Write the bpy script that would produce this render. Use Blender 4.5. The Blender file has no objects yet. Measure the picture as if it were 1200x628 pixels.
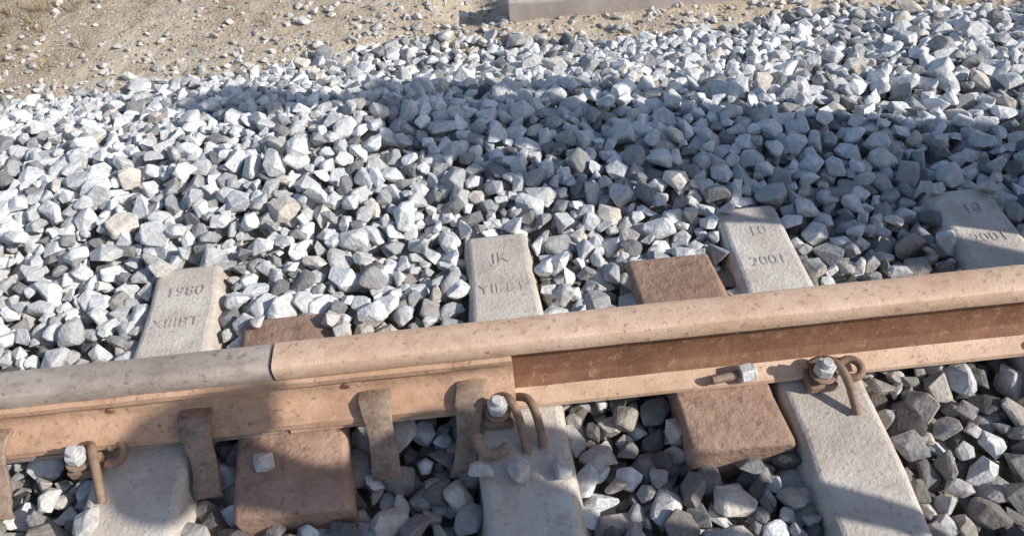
import bpy, bmesh, math, random
import numpy as np
from mathutils import Vector, Matrix, noise
random.seed(7); rng=np.random.default_rng(7)
S=bpy.context.scene
S.view_settings.view_transform='Standard'; S.view_settings.look='None'; S.view_settings.exposure=0
# ---------------------------------------------------------------- helpers
def link(o,parent=None):
    S.collection.objects.link(o)
    if parent: o.parent=parent
    return o
def mat(name,c1,c2,scale=8,rough=.85,bump=.3,bscale=60,c3=None,metal=0,detail=8,bdist=.003,spec=.3,stretch=1,c3amt=.6,c3s=4.3,spk=None,spks=160):
    m=bpy.data.materials.new(name); m.use_nodes=True; n=m.node_tree.nodes; l=m.node_tree.links
    b=n['Principled BSDF']; b.inputs['Roughness'].default_value=rough; b.inputs['Metallic'].default_value=metal
    b.inputs['Specular IOR Level'].default_value=spec
    g0=n.new('ShaderNodeNewGeometry'); g=n.new('ShaderNodeVectorMath'); g.operation='MULTIPLY'; g.inputs[1].default_value=(1/stretch,1,1)
    l.new(g0.outputs['Position'],g.inputs[0])
    t=n.new('ShaderNodeTexNoise'); t.inputs['Scale'].default_value=scale; t.inputs['Detail'].default_value=detail; t.inputs['Roughness'].default_value=.65
    l.new(g.outputs[0],t.inputs['Vector'])
    r=n.new('ShaderNodeValToRGB'); e=r.color_ramp.elements
    e[0].position=.32; e[0].color=(*c1,1); e[1].position=.66; e[1].color=(*c2,1)
    l.new(t.outputs['Fac'],r.inputs['Fac'])
    col=r.outputs['Color']
    def overlay(col,c,sc,lo,hi,amt,src):
        t2=n.new('ShaderNodeTexNoise'); t2.inputs['Scale'].default_value=sc; t2.inputs['Detail'].default_value=10; t2.inputs['Roughness'].default_value=.7
        l.new(src,t2.inputs['Vector'])
        mr=n.new('ShaderNodeMapRange'); mr.inputs[1].default_value=lo; mr.inputs[2].default_value=hi; mr.inputs[4].default_value=amt
        l.new(t2.outputs['Fac'],mr.inputs[0])
        mx=n.new('ShaderNodeMix'); mx.data_type='RGBA'; mx.inputs[7].default_value=(*c,1)
        l.new(mr.outputs[0],mx.inputs[0]); l.new(col,mx.inputs[6]); return mx.outputs[2]
    if c3: col=overlay(col,c3,scale*c3s,.46,.74,c3amt,g.outputs[0])
    if spk: col=overlay(col,spk,spks,.56,.66,.75,g0.outputs['Position'])
    l.new(col,b.inputs['Base Color'])
    tb=n.new('ShaderNodeTexNoise'); tb.inputs['Scale'].default_value=bscale; tb.inputs['Detail'].default_value=8; tb.inputs['Roughness'].default_value=.65
    l.new(g0.outputs['Position'],tb.inputs['Vector'])
    bp=n.new('ShaderNodeBump'); bp.inputs['Strength'].default_value=bump; bp.inputs['Distance'].default_value=bdist
    l.new(tb.outputs['Fac'],bp.inputs['Height']); l.new(bp.outputs[0],b.inputs['Normal'])
    return m
M_rust=mat('rail_rust',(.60,.40,.27),(.74,.54,.40),5,.5,.5,150,(.42,.23,.13),spec=.5,stretch=1.3,c3amt=.65,c3s=5,spk=(.26,.14,.085),spks=75)
M_rustL=mat('rail_worn_grey',(.34,.275,.235),(.56,.47,.40),6,.42,.5,130,(.13,.10,.08),spec=.5,stretch=1.8,c3amt=.85,c3s=4,spk=(.11,.085,.065),spks=60)
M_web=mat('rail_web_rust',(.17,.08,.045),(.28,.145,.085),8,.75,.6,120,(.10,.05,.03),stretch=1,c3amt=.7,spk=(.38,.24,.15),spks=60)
M_plate=mat('joint_bar_rust',(.48,.295,.19),(.62,.41,.28),5,.6,.6,120,(.27,.15,.09),spec=.4,stretch=1.2,c3amt=.7,c3s=5,spk=(.18,.10,.06),spks=70)
M_anchor=mat('anchor_steel',(.16,.115,.09),(.34,.25,.19),22,.6,.6,150,(.5,.36,.25),spk=(.08,.05,.04),spks=120)
M_clip=mat('clip_steel',(.20,.125,.085),(.36,.25,.175),25,.65,.5,150,(.11,.065,.04))
M_zinc=mat('zinc_nut',(.5,.5,.5),(.75,.75,.74),40,.5,.4,200,(.3,.22,.16),metal=.2)
M_block=mat('block_rust_brown',(.31,.20,.145),(.46,.31,.23),4,.88,.9,55,(.20,.12,.085),c3amt=.8,bdist=.008,spk=(.15,.09,.065),spks=45)
M_conc=mat('sleeper_concrete',(.50,.44,.38),(.72,.67,.61),4,.92,.9,110,(.33,.27,.22),c3amt=.7,c3s=3,bdist=.004,spk=(.28,.23,.19),spks=90)
M_mark=mat('sleeper_mark',(.28,.25,.22),(.60,.55,.50),45,.9,.3,140,(.62,.57,.51),c3amt=1,c3s=2)
M_beam=mat('beam_concrete',(.42,.36,.33),(.56,.49,.45),5,.9,.5,80,(.3,.25,.22))

def smooth_obj(o,ang=35):
    me=o.data
    for p in me.polygons: p.use_smooth=True
    try: me.set_sharp_from_angle(angle=math.radians(ang))
    except Exception: pass
def mesh_obj(name,verts,faces,m,parent=None,smooth=None):
    me=bpy.data.meshes.new(name); me.from_pydata([tuple(v) for v in verts],[],faces); me.update()
    bm=bmesh.new(); bm.from_mesh(me); bmesh.ops.recalc_face_normals(bm,faces=bm.faces); bm.to_mesh(me); bm.free()
    if m: me.materials.append(m)
    o=bpy.data.objects.new(name,me); link(o,parent)
    if smooth: smooth_obj(o,smooth)
    return o
def bev(o,w,seg=2):
    b=o.modifiers.new('bevel','BEVEL'); b.width=w; b.segments=seg; b.limit_method='ANGLE'; b.angle_limit=math.radians(28)
def extrude_x(name,prof,x0,x1,m,nseg=1,parent=None,smooth=30,wob=0):
    n=len(prof); vs=[];fs=[]
    for i in range(nseg+1):
        x=x0+(x1-x0)*i/nseg
        for (y,z) in prof:
            w=wob*noise.noise(Vector((x*9,y*40,z*40))) if wob else 0
            vs.append((x,y+w,z+w*.6))
    for i in range(nseg):
        for j in range(n):
            k=(j+1)%n; fs.append((i*n+j,i*n+k,(i+1)*n+k,(i+1)*n+j))
    fs.append(tuple(range(n))); fs.append(tuple(nseg*n+j for j in range(n)))
    return mesh_obj(name,vs,fs,m,parent,smooth)
def cyl(name,loc,r,d,m,parent=None,n=20,rot=(0,0,0),bevel=.0015):
    me=bpy.data.meshes.new(name); bm=bmesh.new()
    bmesh.ops.create_cone(bm,cap_ends=True,segments=n,radius1=r,radius2=r,depth=d); bm.to_mesh(me); bm.free()
    me.materials.append(m); o=bpy.data.objects.new(name,me); link(o,parent); o.location=loc; o.rotation_euler=rot
    smooth_obj(o,40); 
    if bevel: bev(o,bevel)
    return o
def box(name,loc,size,m,parent=None,rot=(0,0,0),bevel=.003):
    me=bpy.data.meshes.new(name); bm=bmesh.new(); bmesh.ops.create_cube(bm,size=1)
    bmesh.ops.scale(bm,vec=size,verts=bm.verts); bm.to_mesh(me); bm.free()
    me.materials.append(m); o=bpy.data.objects.new(name,me); link(o,parent); o.location=loc; o.rotation_euler=rot; bev(o,bevel); return o
def tube(name,pts,r,m,parent=None):
    c=bpy.data.curves.new(name,'CURVE'); c.dimensions='3D'; c.bevel_depth=r; c.bevel_resolution=5; c.use_fill_caps=True; c.resolution_u=10
    s=c.splines.new('NURBS'); s.points.add(len(pts)-1)
    for p,q in zip(s.points,pts): p.co=(*q,1)
    s.use_endpoint_u=True; s.order_u=3
    c.materials.append(m); o=bpy.data.objects.new(name,c); link(o,parent); return o

# ---------------------------------------------------------------- terrain function
def sstep(a,b,x):
    t=np.clip((x-a)/(b-a),0,1); return t*t*(3-2*t)
ph=rng.uniform(0,6.28,12)
def lf(x,y):
    return (np.sin(x*2.1+ph[0]+y*.8)*np.sin(y*2.6+ph[1])+.6*np.sin(x*4.3+ph[2]-y*2.2)*np.sin(y*5.1+ph[3]+x)+.4*np.sin(x*9+ph[4])*np.sin(y*8.3+ph[5]-x*2))/2
def target(x,y):
    x=np.asarray(x,float); y=np.asarray(y,float)
    h=-.055+.0*x
    h=h+sstep(1.08,1.3,y)*.033
    h=h+sstep(1.40,1.70,y)*(.045+.02*sstep(.2,-.6,x))
    h=h-sstep(1.85,2.75,y)*.225
    h=h-sstep(-1.0,-2.0,y)*.15
    amp=.010+.022*sstep(1.4,1.9,y)*(1-sstep(2.5,3,y))
    h=h+lf(x,y)*amp
    return h
def edge(x): return 2.74+.08*np.sin(x*1.7+.6)+.06*np.sin(x*4.1+2)+.17*np.exp(-((x+.7)/.6)**2)
def ground_z(x,y):
    t=target(x,y)
    inb=(1-sstep(edge(x)-.35,edge(x),y))*sstep(-2.1,-1.8,y)
    z=t-.075*inb
    z=z-.09*np.exp(-((x+.03)/.13)**2)*sstep(2.86,3.0,y)*(1-sstep(3.4,3.8,y))
    return z+ .03*lf(x*.7,y*.6)*sstep(2.8,4,y) + .006*np.sin(x*31+3*np.sin(y*17))*np.sin(y*27+2*np.sin(x*13))*(1-inb)
def axis(a,b,step,far):
    c=list(np.arange(a,b+step/2,step)); v=step; lo=c[0]; hi=c[-1]; L=[];R=[]
    while hi<far: v*=1.35; hi+=v; R.append(hi)
    v=step
    while lo>-far: v*=1.35; lo-=v; L.append(lo)
    return np.array(L[::-1]+c+R)
xs=axis(-3.2,3.2,.03,200); ys=axis(-2,4.2,.03,200)
GX,GY=np.meshgrid(xs,ys); GZ=ground_z(GX,GY)
nx,ny=len(xs),len(ys)
V=np.stack([GX.ravel(),GY.ravel(),GZ.ravel()],1)
idx=np.arange(nx*ny).reshape(ny,nx)
F=np.stack([idx[:-1,:-1].ravel(),idx[:-1,1:].ravel(),idx[1:,1:].ravel(),idx[1:,:-1].ravel()],1)
me=bpy.data.meshes.new('ground'); me.from_pydata(V.tolist(),[],F.tolist()); me.update()
M_dirt=mat('dry_dirt',(.44,.36,.265),(.72,.62,.48),3,.95,.9,45,(.32,.25,.18),bdist=.02,c3s=7,c3amt=.7)
me.materials.append(M_dirt)
for p in me.polygons: p.use_smooth=True
link(bpy.data.objects.new('ground',me))

# ---------------------------------------------------------------- track geometry
RY=1.015; RY2=RY-1.505; RB=.008
half=[(.075,0),(.075,.011),(.036,.020),(.016,.032),(.009,.052),(.009,.104),(.013,.119),(.0335,.127),(.036,.132),(.0362,.155),(.033,.163),(.025,.1672),(.012,.1685)]
def rail_prof(cy,cz):
    return [(cy+y,cz+z) for y,z in half]+[(cy-y,cz+z) for y,z in half[::-1]]
def rail(x0,x1,cy,cz,m):
    o=extrude_x('steel_rail',rail_prof(cy,cz),x0,x1,m,nseg=160,smooth=32,wob=.0011)
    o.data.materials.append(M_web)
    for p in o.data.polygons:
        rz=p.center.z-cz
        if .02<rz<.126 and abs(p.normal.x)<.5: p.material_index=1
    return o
JX=-.49
rail(JX+.002,9,RY,RB,M_rust)
rail(-9,JX-.004,RY+.003,RB-.006,M_rustL)
rail(-9,9,RY2,RB,M_rustL)
pl=[(-.0135,.122),(-.034,.1245),(-.0405,.119),(-.040,.106),(-.030,.096),(-.028,.066),(-.036,.052),(-.062,.041),(-.080,.036),(-.0815,.022),(-.077,.0175),(-.038,.0255),(-.018,.036),(-.0135,.05)]
jb=extrude_x('rail_joint_bar',[(RY+a,RB+b) for a,b in pl],-1.32,-.02,M_plate,nseg=70,smooth=38,wob=.002)
for k,x in enumerate((-.84,-.36)):
    cyl('bolt_head_%d'%k,(x,RY-.0285,RB+.081),.009,.008,M_web,jb,n=20,rot=(math.pi/2,0,0),bevel=.003)
pf=[(-a,b) for a,b in pl]
jb2=extrude_x('rail_joint_bar',[(RY+a,RB+b) for a,b in pf],-1.32,-.02,M_plate,nseg=10,smooth=38)
for k,x in enumerate((-1.2,-1.0,-.8,-.62,-.36,-.16)):
    cyl('nut_%d'%k,(x,RY+.045,RB+.081),.02,.025,M_web,jb2,n=6,rot=(math.pi/2,0,0))

def text_mesh(body,loc,size,rotz,parent,name):
    c=bpy.data.curves.new(name,'FONT'); c.body=body; c.size=size; c.align_x='CENTER'; c.extrude=.0003; c.space_character=1.05; c.offset=.0001
    o=bpy.data.objects.new(name,c); link(o); 
    dg=bpy.context.evaluated_depsgraph_get(); me=bpy.data.meshes.new_from_object(o.evaluated_get(dg))
    bpy.data.objects.remove(o); me.materials.clear(); me.materials.append(M_mark)
    q=bpy.data.objects.new(name,me); link(q,parent); q.location=loc; q.rotation_euler=(0,0,rotz); return q
SL=[]
def sleeper(cx,yaw,wfar,wnear,l1=None,l2=None,yend=1.482):
    ysec=[yend,yend-.02,1.35,1.25,1.12,.9,.8,.72,.6,.3,0,-.25,-.7,-.93,-.955]
    ww=[wfar*.95,wfar,wfar,(wfar+wnear)/2,wnear,wnear,wnear,wnear,wnear,wnear*.92,wnear*.92,wnear,wnear,wfar,wfar*.95]
    zz=[-.004,0,0,.001,0,0,0,-.003,-.006,-.02,-.02,-.003,0,0,-.004]
    vs=[];fs=[];n=6
    for i,(y,w,z) in enumerate(zip(ysec,ww,zz)):
        x0=cx+(y-1.0)*math.tan(yaw)
        off=.018 if i==0 else (-.018 if i==len(ysec)-1 else 0)
        j=lambda s:.010*noise.noise(Vector((x0*7,y*13,s)))
        vs+= [(x0-w-.045,y+off*1.5,-.21),(x0-w-.012+j(1),y+off,-.07),(x0-w+j(2),y,z+j(5)*.3),(x0+w+j(3),y,z+j(6)*.3),(x0+w+.012+j(4),y+off,-.07),(x0+w+.045,y+off*1.5,-.21)]
    for i in range(len(ysec)-1):
        for k in range(n):
            q=(k+1)%n; fs.append((i*n+k,i*n+q,(i+1)*n+q,(i+1)*n+k))
    fs.append(tuple(range(n))); fs.append(tuple((len(ysec)-1)*n+k for k in range(n)))
    o=mesh_obj('concrete_sleeper',vs,fs,M_conc); bev(o,.014,3)
    smooth_obj(o,50)
    if l1:
        text_mesh(l1,(cx+.005+(1.385-1)*math.tan(yaw),1.375,.0018),.046,-yaw,o,'mark_1')
        text_mesh(l2,(cx+(1.285-1)*math.tan(yaw),1.275,.0018),.042,-yaw,o,'mark_2')
    SL.append((cx,yaw,wnear,-.97,yend,.0))
    return o
sleeper(-.80,-.02,.080,.095,'1980','XIIIBT')
sleeper(-.018,-.03,.076,.088,'JK','YII-B1')
sleeper(.612,-.015,.076,.082,'10','2001',1.487)
sleeper(1.135,.0,.078,.085,'18','2001',1.47)
for cx in (-1.42,-2.02,-2.62,-3.22,-3.82,-4.42,1.72,2.32,2.92,3.52,4.12,4.72):
    sleeper(cx,random.uniform(-.02,.02),.08,.088)
def block(xf,xn,w,y0,y1,ztop=.003,h=.13):
    vs=[];fs=[];n=6
    Y=[y0-.012,y0,y0*.8+y1*.2,y0*.6+y1*.4,y0*.4+y1*.6,y0*.2+y1*.8,y1,y1+.012]
    for i,y in enumerate(Y):
        t=(y-y0)/(y1-y0); x=xn+(xf-xn)*t; hw=w/2
        dz=-.006 if i in(0,len(Y)-1) else 0
        j=lambda s:.013*noise.noise(Vector((x*9,y*17,s)))
        z=ztop+dz
        vs+=[(x-hw,y,z-h),(x-hw-.002+j(1),y,z-.012),(x-hw+.008,y,z+j(2)*.3),(x+hw-.008,y,z+j(3)*.3),(x+hw+.002+j(4),y,z-.012),(x+hw,y,z-h)]
    for i in range(len(Y)-1):
        for k in range(n):
            q=(k+1)%n; fs.append((i*n+k,i*n+q,(i+1)*n+q,(i+1)*n+k))
    fs.append(tuple(range(n))); fs.append(tuple((len(Y)-1)*n+k for k in range(n)))
    o=mesh_obj('rail_support_block',vs,fs,M_block); bev(o,.005,2); smooth_obj(o,50)
    SL.append(((xf+xn)/2,math.atan((xf-xn)/(y1-y0)),w/2-.012,y0,y1,(y0+y1)/2))
block(.375,.413,.205,.815,1.325)
block(-.53,-.472,.228,.775,1.262)

# ---------------------------------------------------------------- fastenings
def anchor(x,w=.064,drop=.0,lean=0):
    path=[(.058,.062),(.030,.066),(.008,.057),(-.008,.036),(-.022,.008),(-.044,-.014),(-.074,-.026+drop),(-.084,-.044+drop)]
    vs=[];fs=[]
    for i,(dy,z) in enumerate(path):
        ww=w/2*(1.08,1.05,.98,.88,.82,.84,.92,.95)[i]+random.uniform(-.0015,.0015)
        l=lean*i/7
        vs+=[(x-ww+l,.925+dy,z),(x+l,.925+dy,z+.003),(x+ww+l,.925+dy,z)]
    for i in range(len(path)-1):
        a=i*3; fs+=[(a,a+1,a+4,a+3),(a+1,a+2,a+5,a+4)]
    o=mesh_obj('rail_anchor',vs,fs,M_anchor)
    s=o.modifiers.new('sol','SOLIDIFY'); s.thickness=.011; s.offset=0
    bev(o,.003,2); smooth_obj(o,45)
    return o
anchor(-.305,lean=.012); anchor(-.105,w=.06,lean=-.03); anchor(-.675,lean=.02); anchor(-1.085)
def bolt(x,y,ztop,parent):
    cyl('bolt_shaft',(x,y,ztop/2),.011,ztop,M_zinc,parent,n=18,rot=(.05,.03,0))
    cyl('nut',(x,y,ztop-.026),.021,.022,M_zinc,parent,n=6,rot=(.05,.03,.3))
    cyl('washer',(x,y,ztop-.041),.027,.005,M_clip,parent,n=24,rot=(.05,.03,0))
    box('clamp_plate',(x,y+.004,.016),(.06,.05,.026),M_clip,parent,bevel=.006)
def clip(x,y,kind=0):
    e=bpy.data.objects.new('rail_clip',None); link(e)
    bolt(x,y,.086,e)
    P=lambda dx,dy,z:(x+dx,y+dy,z)
    tube('spring_arm',[P(-.02,.028,.036),P(-.004,.034,.042),P(.018,.03,.050),P(.030,.008,.060),P(.040,-.022,.050),P(.046,-.052,.026),P(.050,-.078,.004)],.0088,M_clip,e)
    if kind==0:
        tube('spring_loop',[P(.046,.03,.030),P(.062,.036,.036),P(.080,.026,.038),P(.084,.004,.036),P(.070,-.012,.030),P(.050,-.006,.028)],.0085,M_clip,e)
    else:
        tube('spring_loop',[P(.040,.035,.034),P(.058,.026,.046),P(.070,.002,.052),P(.078,-.026,.040),P(.082,-.055,.016),P(.083,-.07,.003)],.0088,M_clip,e)
    return e
clip(.602,.925); clip(-.058,.918,1); clip(-.90,.905,0); clip(1.13,.92)
e=bpy.data.objects.new('rail_clip',None); link(e)
tube('spring_arm',[(-.105,.875,.03),(-.10,.845,.018),(-.07,.83,.014),(-.045,.85,.02)],.011,M_anchor,e)
for x in (.61,-.02,-.80,1.13,-1.42,1.72):
    e=bpy.data.objects.new('rail_clip',None); link(e); bolt(x,RY+.10,.06,e)
    tube('spring_arm',[(x-.05,RY+.07,.03),(x-.05,RY+.11,.035),(x-.02,RY+.125,.035),(x,RY+.10,.04),(x+.02,RY+.125,.035),(x+.05,RY+.11,.035),(x+.05,RY+.07,.03)],.008,M_clip,e)
e=bpy.data.objects.new('loose_bolt',None); link(e)
R=(0,math.pi/2,.15)
cyl('shank',(.418,.947,.035),.009,.075,M_anchor,e,rot=R); cyl('nut',(.452,.951,.036),.021,.026,M_zinc,e,n=6,rot=R); cyl('washer',(.468,.953,.036),.018,.006,M_zinc,e,rot=R)

# ---------------------------------------------------------------- stones
def hull_variant(npts,bevel):
    bm=bmesh.new()
    for _ in range(npts):
        v=Vector((random.gauss(0,1),random.gauss(0,1),random.gauss(0,1))).normalized()*random.uniform(.82,1.08)
        bm.verts.new(v)
    bmesh.ops.convex_hull(bm,input=bm.verts)
    for v in [v for v in bm.verts if not v.link_faces]: bm.verts.remove(v)
    bmesh.ops.dissolve_limit(bm,angle_limit=math.radians(20),verts=bm.verts,edges=bm.edges)
    if bevel: bmesh.ops.bevel(bm,geom=list(bm.edges),offset=bevel,segments=1,profile=.6,affect='EDGES',clamp_overlap=True)
    bmesh.ops.triangulate(bm,faces=bm.faces); bm.verts.ensure_lookup_table(); bm.verts.index_update()
    vs=np.array([v.co[:] for v in bm.verts]); fs=np.array([[v.index for v in f.verts] for f in bm.faces]); bm.free()
    vs/=np.abs(vs).max(0)
    return vs,fs
VARH=[hull_variant(random.randint(10,17),random.uniform(.06,.11)) for _ in range(36)]
VARL=[hull_variant(random.randint(8,12),0) for _ in range(12)]
def rotm(a,b,c):
    ca,sa,cb,sb,cc,sc=math.cos(a),math.sin(a),math.cos(b),math.sin(b),math.cos(c),math.sin(c)
    return np.array([[cc,-sc,0],[sc,cc,0],[0,0,1]])@np.array([[cb,0,sb],[0,1,0],[-sb,0,cb]])@np.array([[1,0,0],[0,ca,-sa],[0,sa,ca]])
def build(name,stones,var,m,smooth=True):
    Vs=[];Fs=[];Cs=[];o=0
    for (p,R3,sc,col,vi) in stones:
        vs,fs=var[vi]
        w=(vs*sc)@R3.T+p
        Vs.append(w);Fs.append(fs+o);Cs.append(np.repeat(np.array([[*col,1.]]),len(vs),0)); o+=len(vs)
    Vv=np.concatenate(Vs).astype(np.float32);Ff=np.concatenate(Fs).astype(np.int32);Cc=np.concatenate(Cs).astype(np.float32)
    me=bpy.data.meshes.new(name); me.vertices.add(len(Vv)); me.vertices.foreach_set('co',Vv.ravel())
    me.loops.add(Ff.size); me.loops.foreach_set('vertex_index',Ff.ravel())
    me.polygons.add(len(Ff)); me.polygons.foreach_set('loop_start',np.arange(0,Ff.size,3,dtype=np.int32))
    try: me.polygons.foreach_set('loop_total',np.full(len(Ff),3,dtype=np.int32))
    except Exception: pass
    me.update(calc_edges=True)
    ca=me.color_attributes.new('tint','FLOAT_COLOR','POINT'); ca.data.foreach_set('color',Cc.ravel())
    me.polygons.foreach_set('use_smooth',np.full(len(Ff),smooth)); me.materials.append(m); me.validate()
    return link(bpy.data.objects.new(name,me))
def stone_mat():
    m=bpy.data.materials.new('crushed_stone'); m.use_nodes=True; n=m.node_tree.nodes; l=m.node_tree.links
    b=n['Principled BSDF']; b.inputs['Roughness'].default_value=.85; b.inputs['Specular IOR Level'].default_value=.3
    a=n.new('ShaderNodeAttribute'); a.attribute_name='tint'
    g=n.new('ShaderNodeNewGeometry'); t=n.new('ShaderNodeTexNoise'); t.inputs['Scale'].default_value=75; t.inputs['Detail'].default_value=9; t.inputs['Roughness'].default_value=.75
    l.new(g.outputs['Position'],t.inputs['Vector'])
    mr=n.new('ShaderNodeMapRange'); mr.inputs[1].default_value=.30; mr.inputs[2].default_value=.64; mr.inputs[3].default_value=.62; mr.inputs[4].default_value=1.13
    l.new(t.outputs['Fac'],mr.inputs[0])
    v=n.new('ShaderNodeVectorMath'); v.operation='SCALE'; l.new(a.outputs['Color'],v.inputs[0]); l.new(mr.outputs[0],v.inputs['Scale'])
    l.new(v.outputs[0],b.inputs['Base Color'])
    t2=n.new('ShaderNodeTexNoise'); t2.inputs['Scale'].default_value=80; t2.inputs['Detail'].default_value=8; t2.inputs['Roughness'].default_value=.6; l.new(g.outputs['Position'],t2.inputs['Vector'])
    bp=n.new('ShaderNodeBump'); bp.inputs['Strength'].default_value=.8; bp.inputs['Distance'].default_value=.007
    l.new(t2.outputs['Fac'],bp.inputs['Height']); l.new(bp.outputs[0],b.inputs['Normal']); return m
M_st=stone_mat()
def colour(x,y):
    near=1-float(sstep(1.0,1.5,y))
    r=random.random()
    k=random.gauss(.67,.10)
    if r<.20: k=random.uniform(.20,.46)
    c=[k*.99,k*1.0,k*1.0]
    if r>.95 : c=[k*1.0,k*.92,k*.82]
    if near>0 and random.random()<near*.85:
        k=random.choice([random.uniform(.10,.26),random.uniform(.25,.42),random.uniform(.42,.64)])
        w=random.uniform(0,1); c=[k*(1+.06*w),k*(.99-.04*w),k*(.98-.16*w)]
    return tuple(max(.04,min(.82,q)) for q in c)
X0,X1,Y0,Y1,res=-2.6,2.6,.15,3.35,.006
gx=np.arange(X0,X1,res); gy=np.arange(Y0,Y1,res); HX,HY=np.meshgrid(gx,gy)
T=target(HX,HY); H=ground_z(HX,HY).copy(); EDG=edge(HX)
T=np.where(HY>EDG-.1,H-.004,T)
blkd=np.zeros(H.shape,bool)
for (cx,yaw,hw,ya,yb,yc) in SL:
    xc=cx+(HY-(yc if yc else 1.0))*math.tan(yaw)
    blkd|=(np.abs(HX-xc)<hw+.013)&(HY>ya-.014)&(HY<yb+.010)
stones=[]
def drop(x,y,r1,r2,r3,force=False):
    i=int((x-X0)/res); j=int((y-Y0)/res); k=int(r1*.9/res)+1
    if i-k<0 or j-k<0 or i+k>=H.shape[1] or j+k>=H.shape[0]: return False
    if blkd[j,i] and not force: return False
    sl=(slice(j-k,j+k+1),slice(i-k,i+k+1)); dd=((HX[sl]-x)**2+(HY[sl]-y)**2)/(r1*.85)**2; inside=dd<1
    hh=H[sl][inside]
    base=np.partition(hh,int(len(hh)*.6))[int(len(hh)*.6)]
    if not force and base>T[j,i]-.006: return False
    zc=base+r3*.62
    if y<1.12 and .90<y and zc+r3>-.002: return False
    R3=rotm(random.gauss(0,.38),random.gauss(0,.38),random.uniform(0,6.28))
    stones.append((np.array([x,y,zc]),R3,np.array([r1,r2,r3]),colour(x,y),random.randrange(len(VARH))))
    top=zc+r3*np.sqrt(np.clip(1-dd*.8,0,1))*.85
    H[sl]=np.where(inside,np.maximum(H[sl],top),H[sl]); return True
for it in range(125000):
    x=random.uniform(X0,X1); y=random.uniform(Y0,Y1)
    e_=edge(x)+random.gauss(0,.06)
    if y>e_+.1: continue
    if abs(x)>.75+y*.62+.5 and random.random()<.3: continue
    s=random.lognormvariate(0,.27)
    if y>1.9: s*=1-.14*min(1,(y-1.9)/.5)
    if y<1.1: s*=1.1
    s=max(.5,min(1.65,s))
    if it>92000: s=min(s,.75)
    r1=.0283*s; r2=r1*random.uniform(.66,.94); r3=r1*random.uniform(.52,.8)
    drop(x,y,r1,r2,r3)
for (x,y,z,s) in [(-.535,.875,.003,.030),(-.86,.78,.0,.034),(-.03,.80,0,.032),(-.10,.80,0,.028),(.055,.79,0,.026),(-.43,1.235,.003,.03),(-.40,1.20,.003,.026),(-.60,1.25,.003,.022),(-.88,1.47,0,.03),(1.07,1.46,0,.03),(.55,1.475,0,.026),(1.2,1.44,0,.028),(-.95,.84,0,.03)]:
    stones.append((np.array([x,y,z+s*.5]),rotm(.2,.1,random.uniform(0,6)),np.array([s,s*.8,s*.6]),(.58,.56,.53),random.randrange(len(VARH))))
for _ in range(1700):
    x=random.uniform(-4,4); y=edge(x)-.08+random.expovariate(3.2)
    s=random.uniform(.006,.022)*(1.3 if random.random()<.15 else 1)
    z=float(ground_z(x,y)); k=random.uniform(.4,.7)
    stones.append((np.array([x,y,z+s*.25]),rotm(random.gauss(0,.4),random.gauss(0,.4),random.uniform(0,6)),np.array([s,s*.8,s*.6]),(k,k*.96,k*.9),random.randrange(len(VARH))))
print('stones',len(stones))
build('ballast_gravel',stones,VARH,M_st,False)
out=[]
for x in np.arange(-6,6,.052):
    for y in np.arange(-1.9,2.85,.052):
        if X0+.03<x<X1-.03 and y>Y0+.03: continue
        xx=x+random.uniform(-.02,.02); yy=y+random.uniform(-.02,.02)
        if any(abs(xx-(c[0]+(yy-1)*math.tan(c[1])))<c[2]+.02 and c[3]-.02<yy<c[4]+.02 for c in SL): continue
        s=random.uniform(.026,.042); z=float(target(xx,yy))
        out.append((np.array([xx,yy,z-.012+random.uniform(-.012,.008)]),rotm(random.gauss(0,.5),random.gauss(0,.5),random.uniform(0,6)),np.array([s,s*.8,s*.65]),colour(xx,yy),random.randrange(len(VARL))))
build('ballast_gravel',out,VARL,M_st,False)
peb=[]
for _ in range(14000):
    x=random.uniform(-4.5,4.5); y=2.5+abs(random.gauss(0,1.1))
    s=random.uniform(.002,.0085); z=float(ground_z(x,y)); k=random.uniform(.25,.65)
    peb.append((np.array([x,y,z+s*.2]),rotm(0,0,random.uniform(0,6)),np.array([s,s*.8,s*.7]),(k,k*.86,k*.7),random.randrange(len(VARL))))
build('dirt_pebbles',peb,VARL,M_st,False)

# ---------------------------------------------------------------- dry grass and twigs on the dirt
gv=[];gf=[]
def blade(x,y,h,az,lean,w):
    z=float(ground_z(x,y))-.004; dx,dy=math.cos(az),math.sin(az); px,py=-dy*w,dx*w; b=len(gv)
    for t,ww in ((0,1),(.4,.85),(.75,.5),(1,.08)):
        l=lean*t**1.6*h; zz=z+h*t*(1-.45*lean*t)
        gv.append((x+dx*l-px*ww,y+dy*l-py*ww,zz)); gv.append((x+dx*l+px*ww,y+dy*l+py*ww,zz))
    for i in range(3): gf.append((b+2*i,b+2*i+1,b+2*i+3,b+2*i+2))
tufts=[(-2.10+random.gauss(0,.2),3.15+random.gauss(0,.28)) for _ in range(60)]+[(-1.3+random.gauss(0,.7),3.45+random.gauss(0,.25)) for _ in range(12)]+[(random.uniform(-4,4),random.uniform(3.3,5.5)) for _ in range(60)]
for tx,ty in tufts:
    if ty<2.85: continue
    for _ in range(random.randint(16,40)):
        a=random.uniform(0,6.28); r=abs(random.gauss(0,.03))
        blade(tx+math.cos(a)*r,ty+math.sin(a)*r,random.uniform(.03,.11),a+random.gauss(0,.5),random.uniform(.3,1.3),random.uniform(.0009,.002))
for _ in range(1400):
    x=random.uniform(-3.5,3); y=random.uniform(2.8,4.5)
    blade(x,y,random.uniform(.01,.04),random.uniform(0,6.28),1.9,random.uniform(.0008,.002))
M_gr=mat('dry_straw',(.20,.14,.08),(.46,.36,.22),30,.9,.1)
mesh_obj('dry_grass',gv,gf,M_gr)

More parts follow.
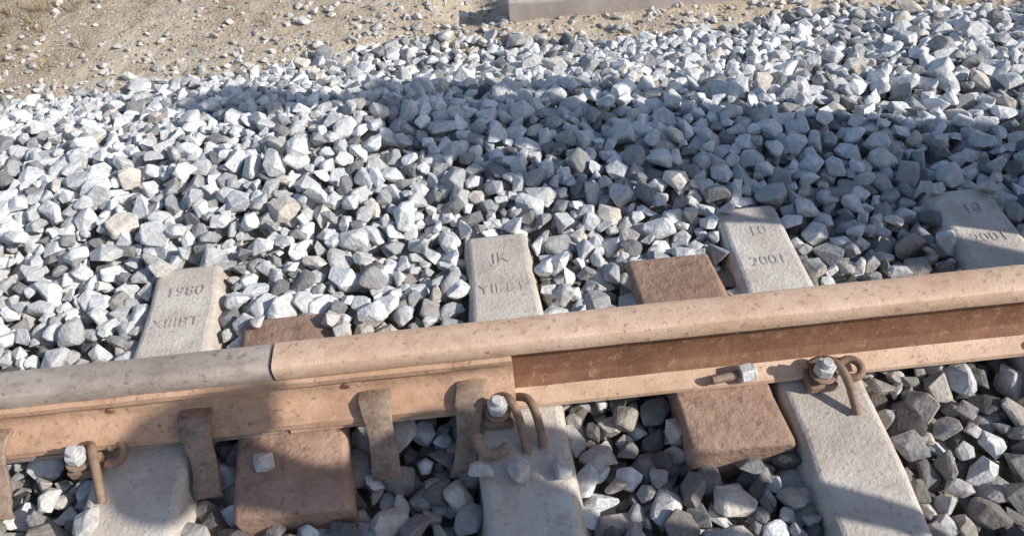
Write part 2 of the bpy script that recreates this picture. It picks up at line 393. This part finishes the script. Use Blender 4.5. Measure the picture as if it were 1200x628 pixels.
# ---------------------------------------------------------------- concrete beam at the back
zb=float(ground_z(.5,3.0))
bp_=[(0,0),(0,.085),(.012,.10),(.15,.10),(.16,.088),(.16,0)]
bo=extrude_x('concrete_beam',[(y,z) for y,z in bp_],0,1.25,M_beam,nseg=12,smooth=30,wob=.004)
bo.location=(.09,2.885,zb-.015); bo.rotation_euler=(0,0,-.03); bev(bo,.005)

# ---------------------------------------------------------------- unseen standing workers to the right of the view, casting shadows into it
M_cl=mat('work_jacket',(.03,.04,.08),(.05,.07,.12),12); M_tr=mat('work_trousers',(.03,.03,.04),(.05,.05,.06),12); M_sk=mat('skin',(.42,.26,.18),(.48,.31,.22),8); M_hat=mat('helmet_plastic',(.6,.4,.05),(.65,.45,.06),4,.4)
def person(x,y,z,rot,h=1.72):
    k=h/1.72
    J=[(0,0,.93,.13),(0,0,1.1,.125),(0,0,1.28,.15),(0,0,1.40,.12),(0,0,1.47,.055),(0,.01,1.54,.06),(0,.015,1.63,.085),(0,.01,1.69,.07)]
    E=[(i,i+1) for i in range(7)]
    def add(par,ch):
        p=par
        for c in ch: J.append(c); E.append((p,len(J)-1)); p=len(J)-1
        return p
    for s in (-1,1):
        add(0,[(s*.10,0,.84,.095),(s*.11,.01,.48,.06),(s*.12,-.01,.10,.045),(s*.125,.06,.045,.042),(s*.13,.15,.03,.032)])
        hnd=add(3,[(s*.17,0,1.39,.065),(s*.23,-.01,1.12,.048),(s*.24,.05,.88,.035),(s*.24,.07,.80,.03)])
        for q in range(4): add(hnd,[(s*.24+.0*q,.045+q*.018,.755,.009),(s*.235,.05+q*.018,.715,.008)])
        add(hnd,[(s*.225,.11,.78,.010),(s*.22,.125,.75,.008)])
    me=bpy.data.meshes.new('worker'); me.from_pydata([(a*k,b*k,c*k) for a,b,c,_ in J],E,[])
    o=bpy.data.objects.new('body',me); root=bpy.data.objects.new('unseen_worker',None); link(root); link(o,root)
    md=o.modifiers.new('skin','SKIN'); 
    for i,sv in enumerate(me.skin_vertices[0].data): sv.radius=(J[i][3]*k,J[i][3]*k); sv.use_root=(i==0)
    sb=o.modifiers.new('sub','SUBSURF'); sb.levels=2; sb.render_levels=2
    dg=bpy.context.evaluated_depsgraph_get(); m2=bpy.data.meshes.new_from_object(o.evaluated_get(dg)); o.modifiers.clear(); o.data=m2
    m2.materials.clear()
    for mm in (M_tr,M_cl,M_sk): m2.materials.append(mm)
    for p in m2.polygons:
        zc=p.center.z/k; p.use_smooth=True
        p.material_index=2 if (zc>1.455 or (abs(p.center.x)>.19*k and zc<.86)) else (1 if zc>.86 or abs(p.center.x)>.2*k else 0)
    cyl('helmet',(0,.015*k,1.70*k),.12*k,.07,M_hat,root,n=24,bevel=.03); cyl('helmet_brim',(0,.03*k,1.672*k),.145*k,.012,M_hat,root,n=24)
    for s in (-1,1): cyl('eye',(s*.032*k,.098*k,1.625*k),.010,.006,M_tr,root,n=12,rot=(math.pi/2,0,0))
    root.location=(x,y,z); root.rotation_euler=(0,0,rot); return root
person(1.90,1.20,-.03,1.3,1.85)
person(1.84,-.10,-.05,1.3,1.80)
person(2.90,.76,-.05,1.1,1.80)  # extra unseen figure, added only to shade sleepers and ballast at right

# ---------------------------------------------------------------- light, sky, camera
el=math.radians(32); hx,hy=.93,-.37; nn=math.hypot(hx,hy); hx/=nn; hy/=nn
ts=Vector((hx*math.cos(el),hy*math.cos(el),math.sin(el)))
L=bpy.data.lights.new('sun','SUN'); L.energy=5; L.angle=math.radians(.5); L.color=(1,.95,.87)
lo=bpy.data.objects.new('sun',L); link(lo); lo.rotation_euler=ts.to_track_quat('Z','Y').to_euler(); lo.location=(5,-2,5)
W=bpy.data.worlds.new('World'); S.world=W; W.use_nodes=True; n=W.node_tree.nodes
sk=n.new('ShaderNodeTexSky'); sk.sky_type='NISHITA'; sk.sun_disc=False; sk.sun_elevation=el; sk.sun_rotation=math.atan2(hx,hy); sk.dust_density=1.0
W.node_tree.links.new(sk.outputs[0],n['Background'].inputs[0]); n['Background'].inputs[1].default_value=.135
p=math.radians(46); Fw=Vector((0,math.cos(p),-math.sin(p))); U0=Vector((0,math.sin(p),math.cos(p))); R0=Vector((1,0,0))
r=.9945*R0-.1045*U0; u=.1045*R0+.9945*U0; r.normalize(); u=(u-u.dot(r)*r).normalized()
cd=bpy.data.cameras.new('camera'); co=bpy.data.objects.new('camera',cd); link(co)
m4=Matrix((( r.x,u.x,-Fw.x,0),(r.y,u.y,-Fw.y,0),(r.z,u.z,-Fw.z,1.4),(0,0,0,1))); co.matrix_world=m4
cd.sensor_width=36; cd.lens=28.2; cd.clip_start=.02; cd.clip_end=1000
S.camera=co
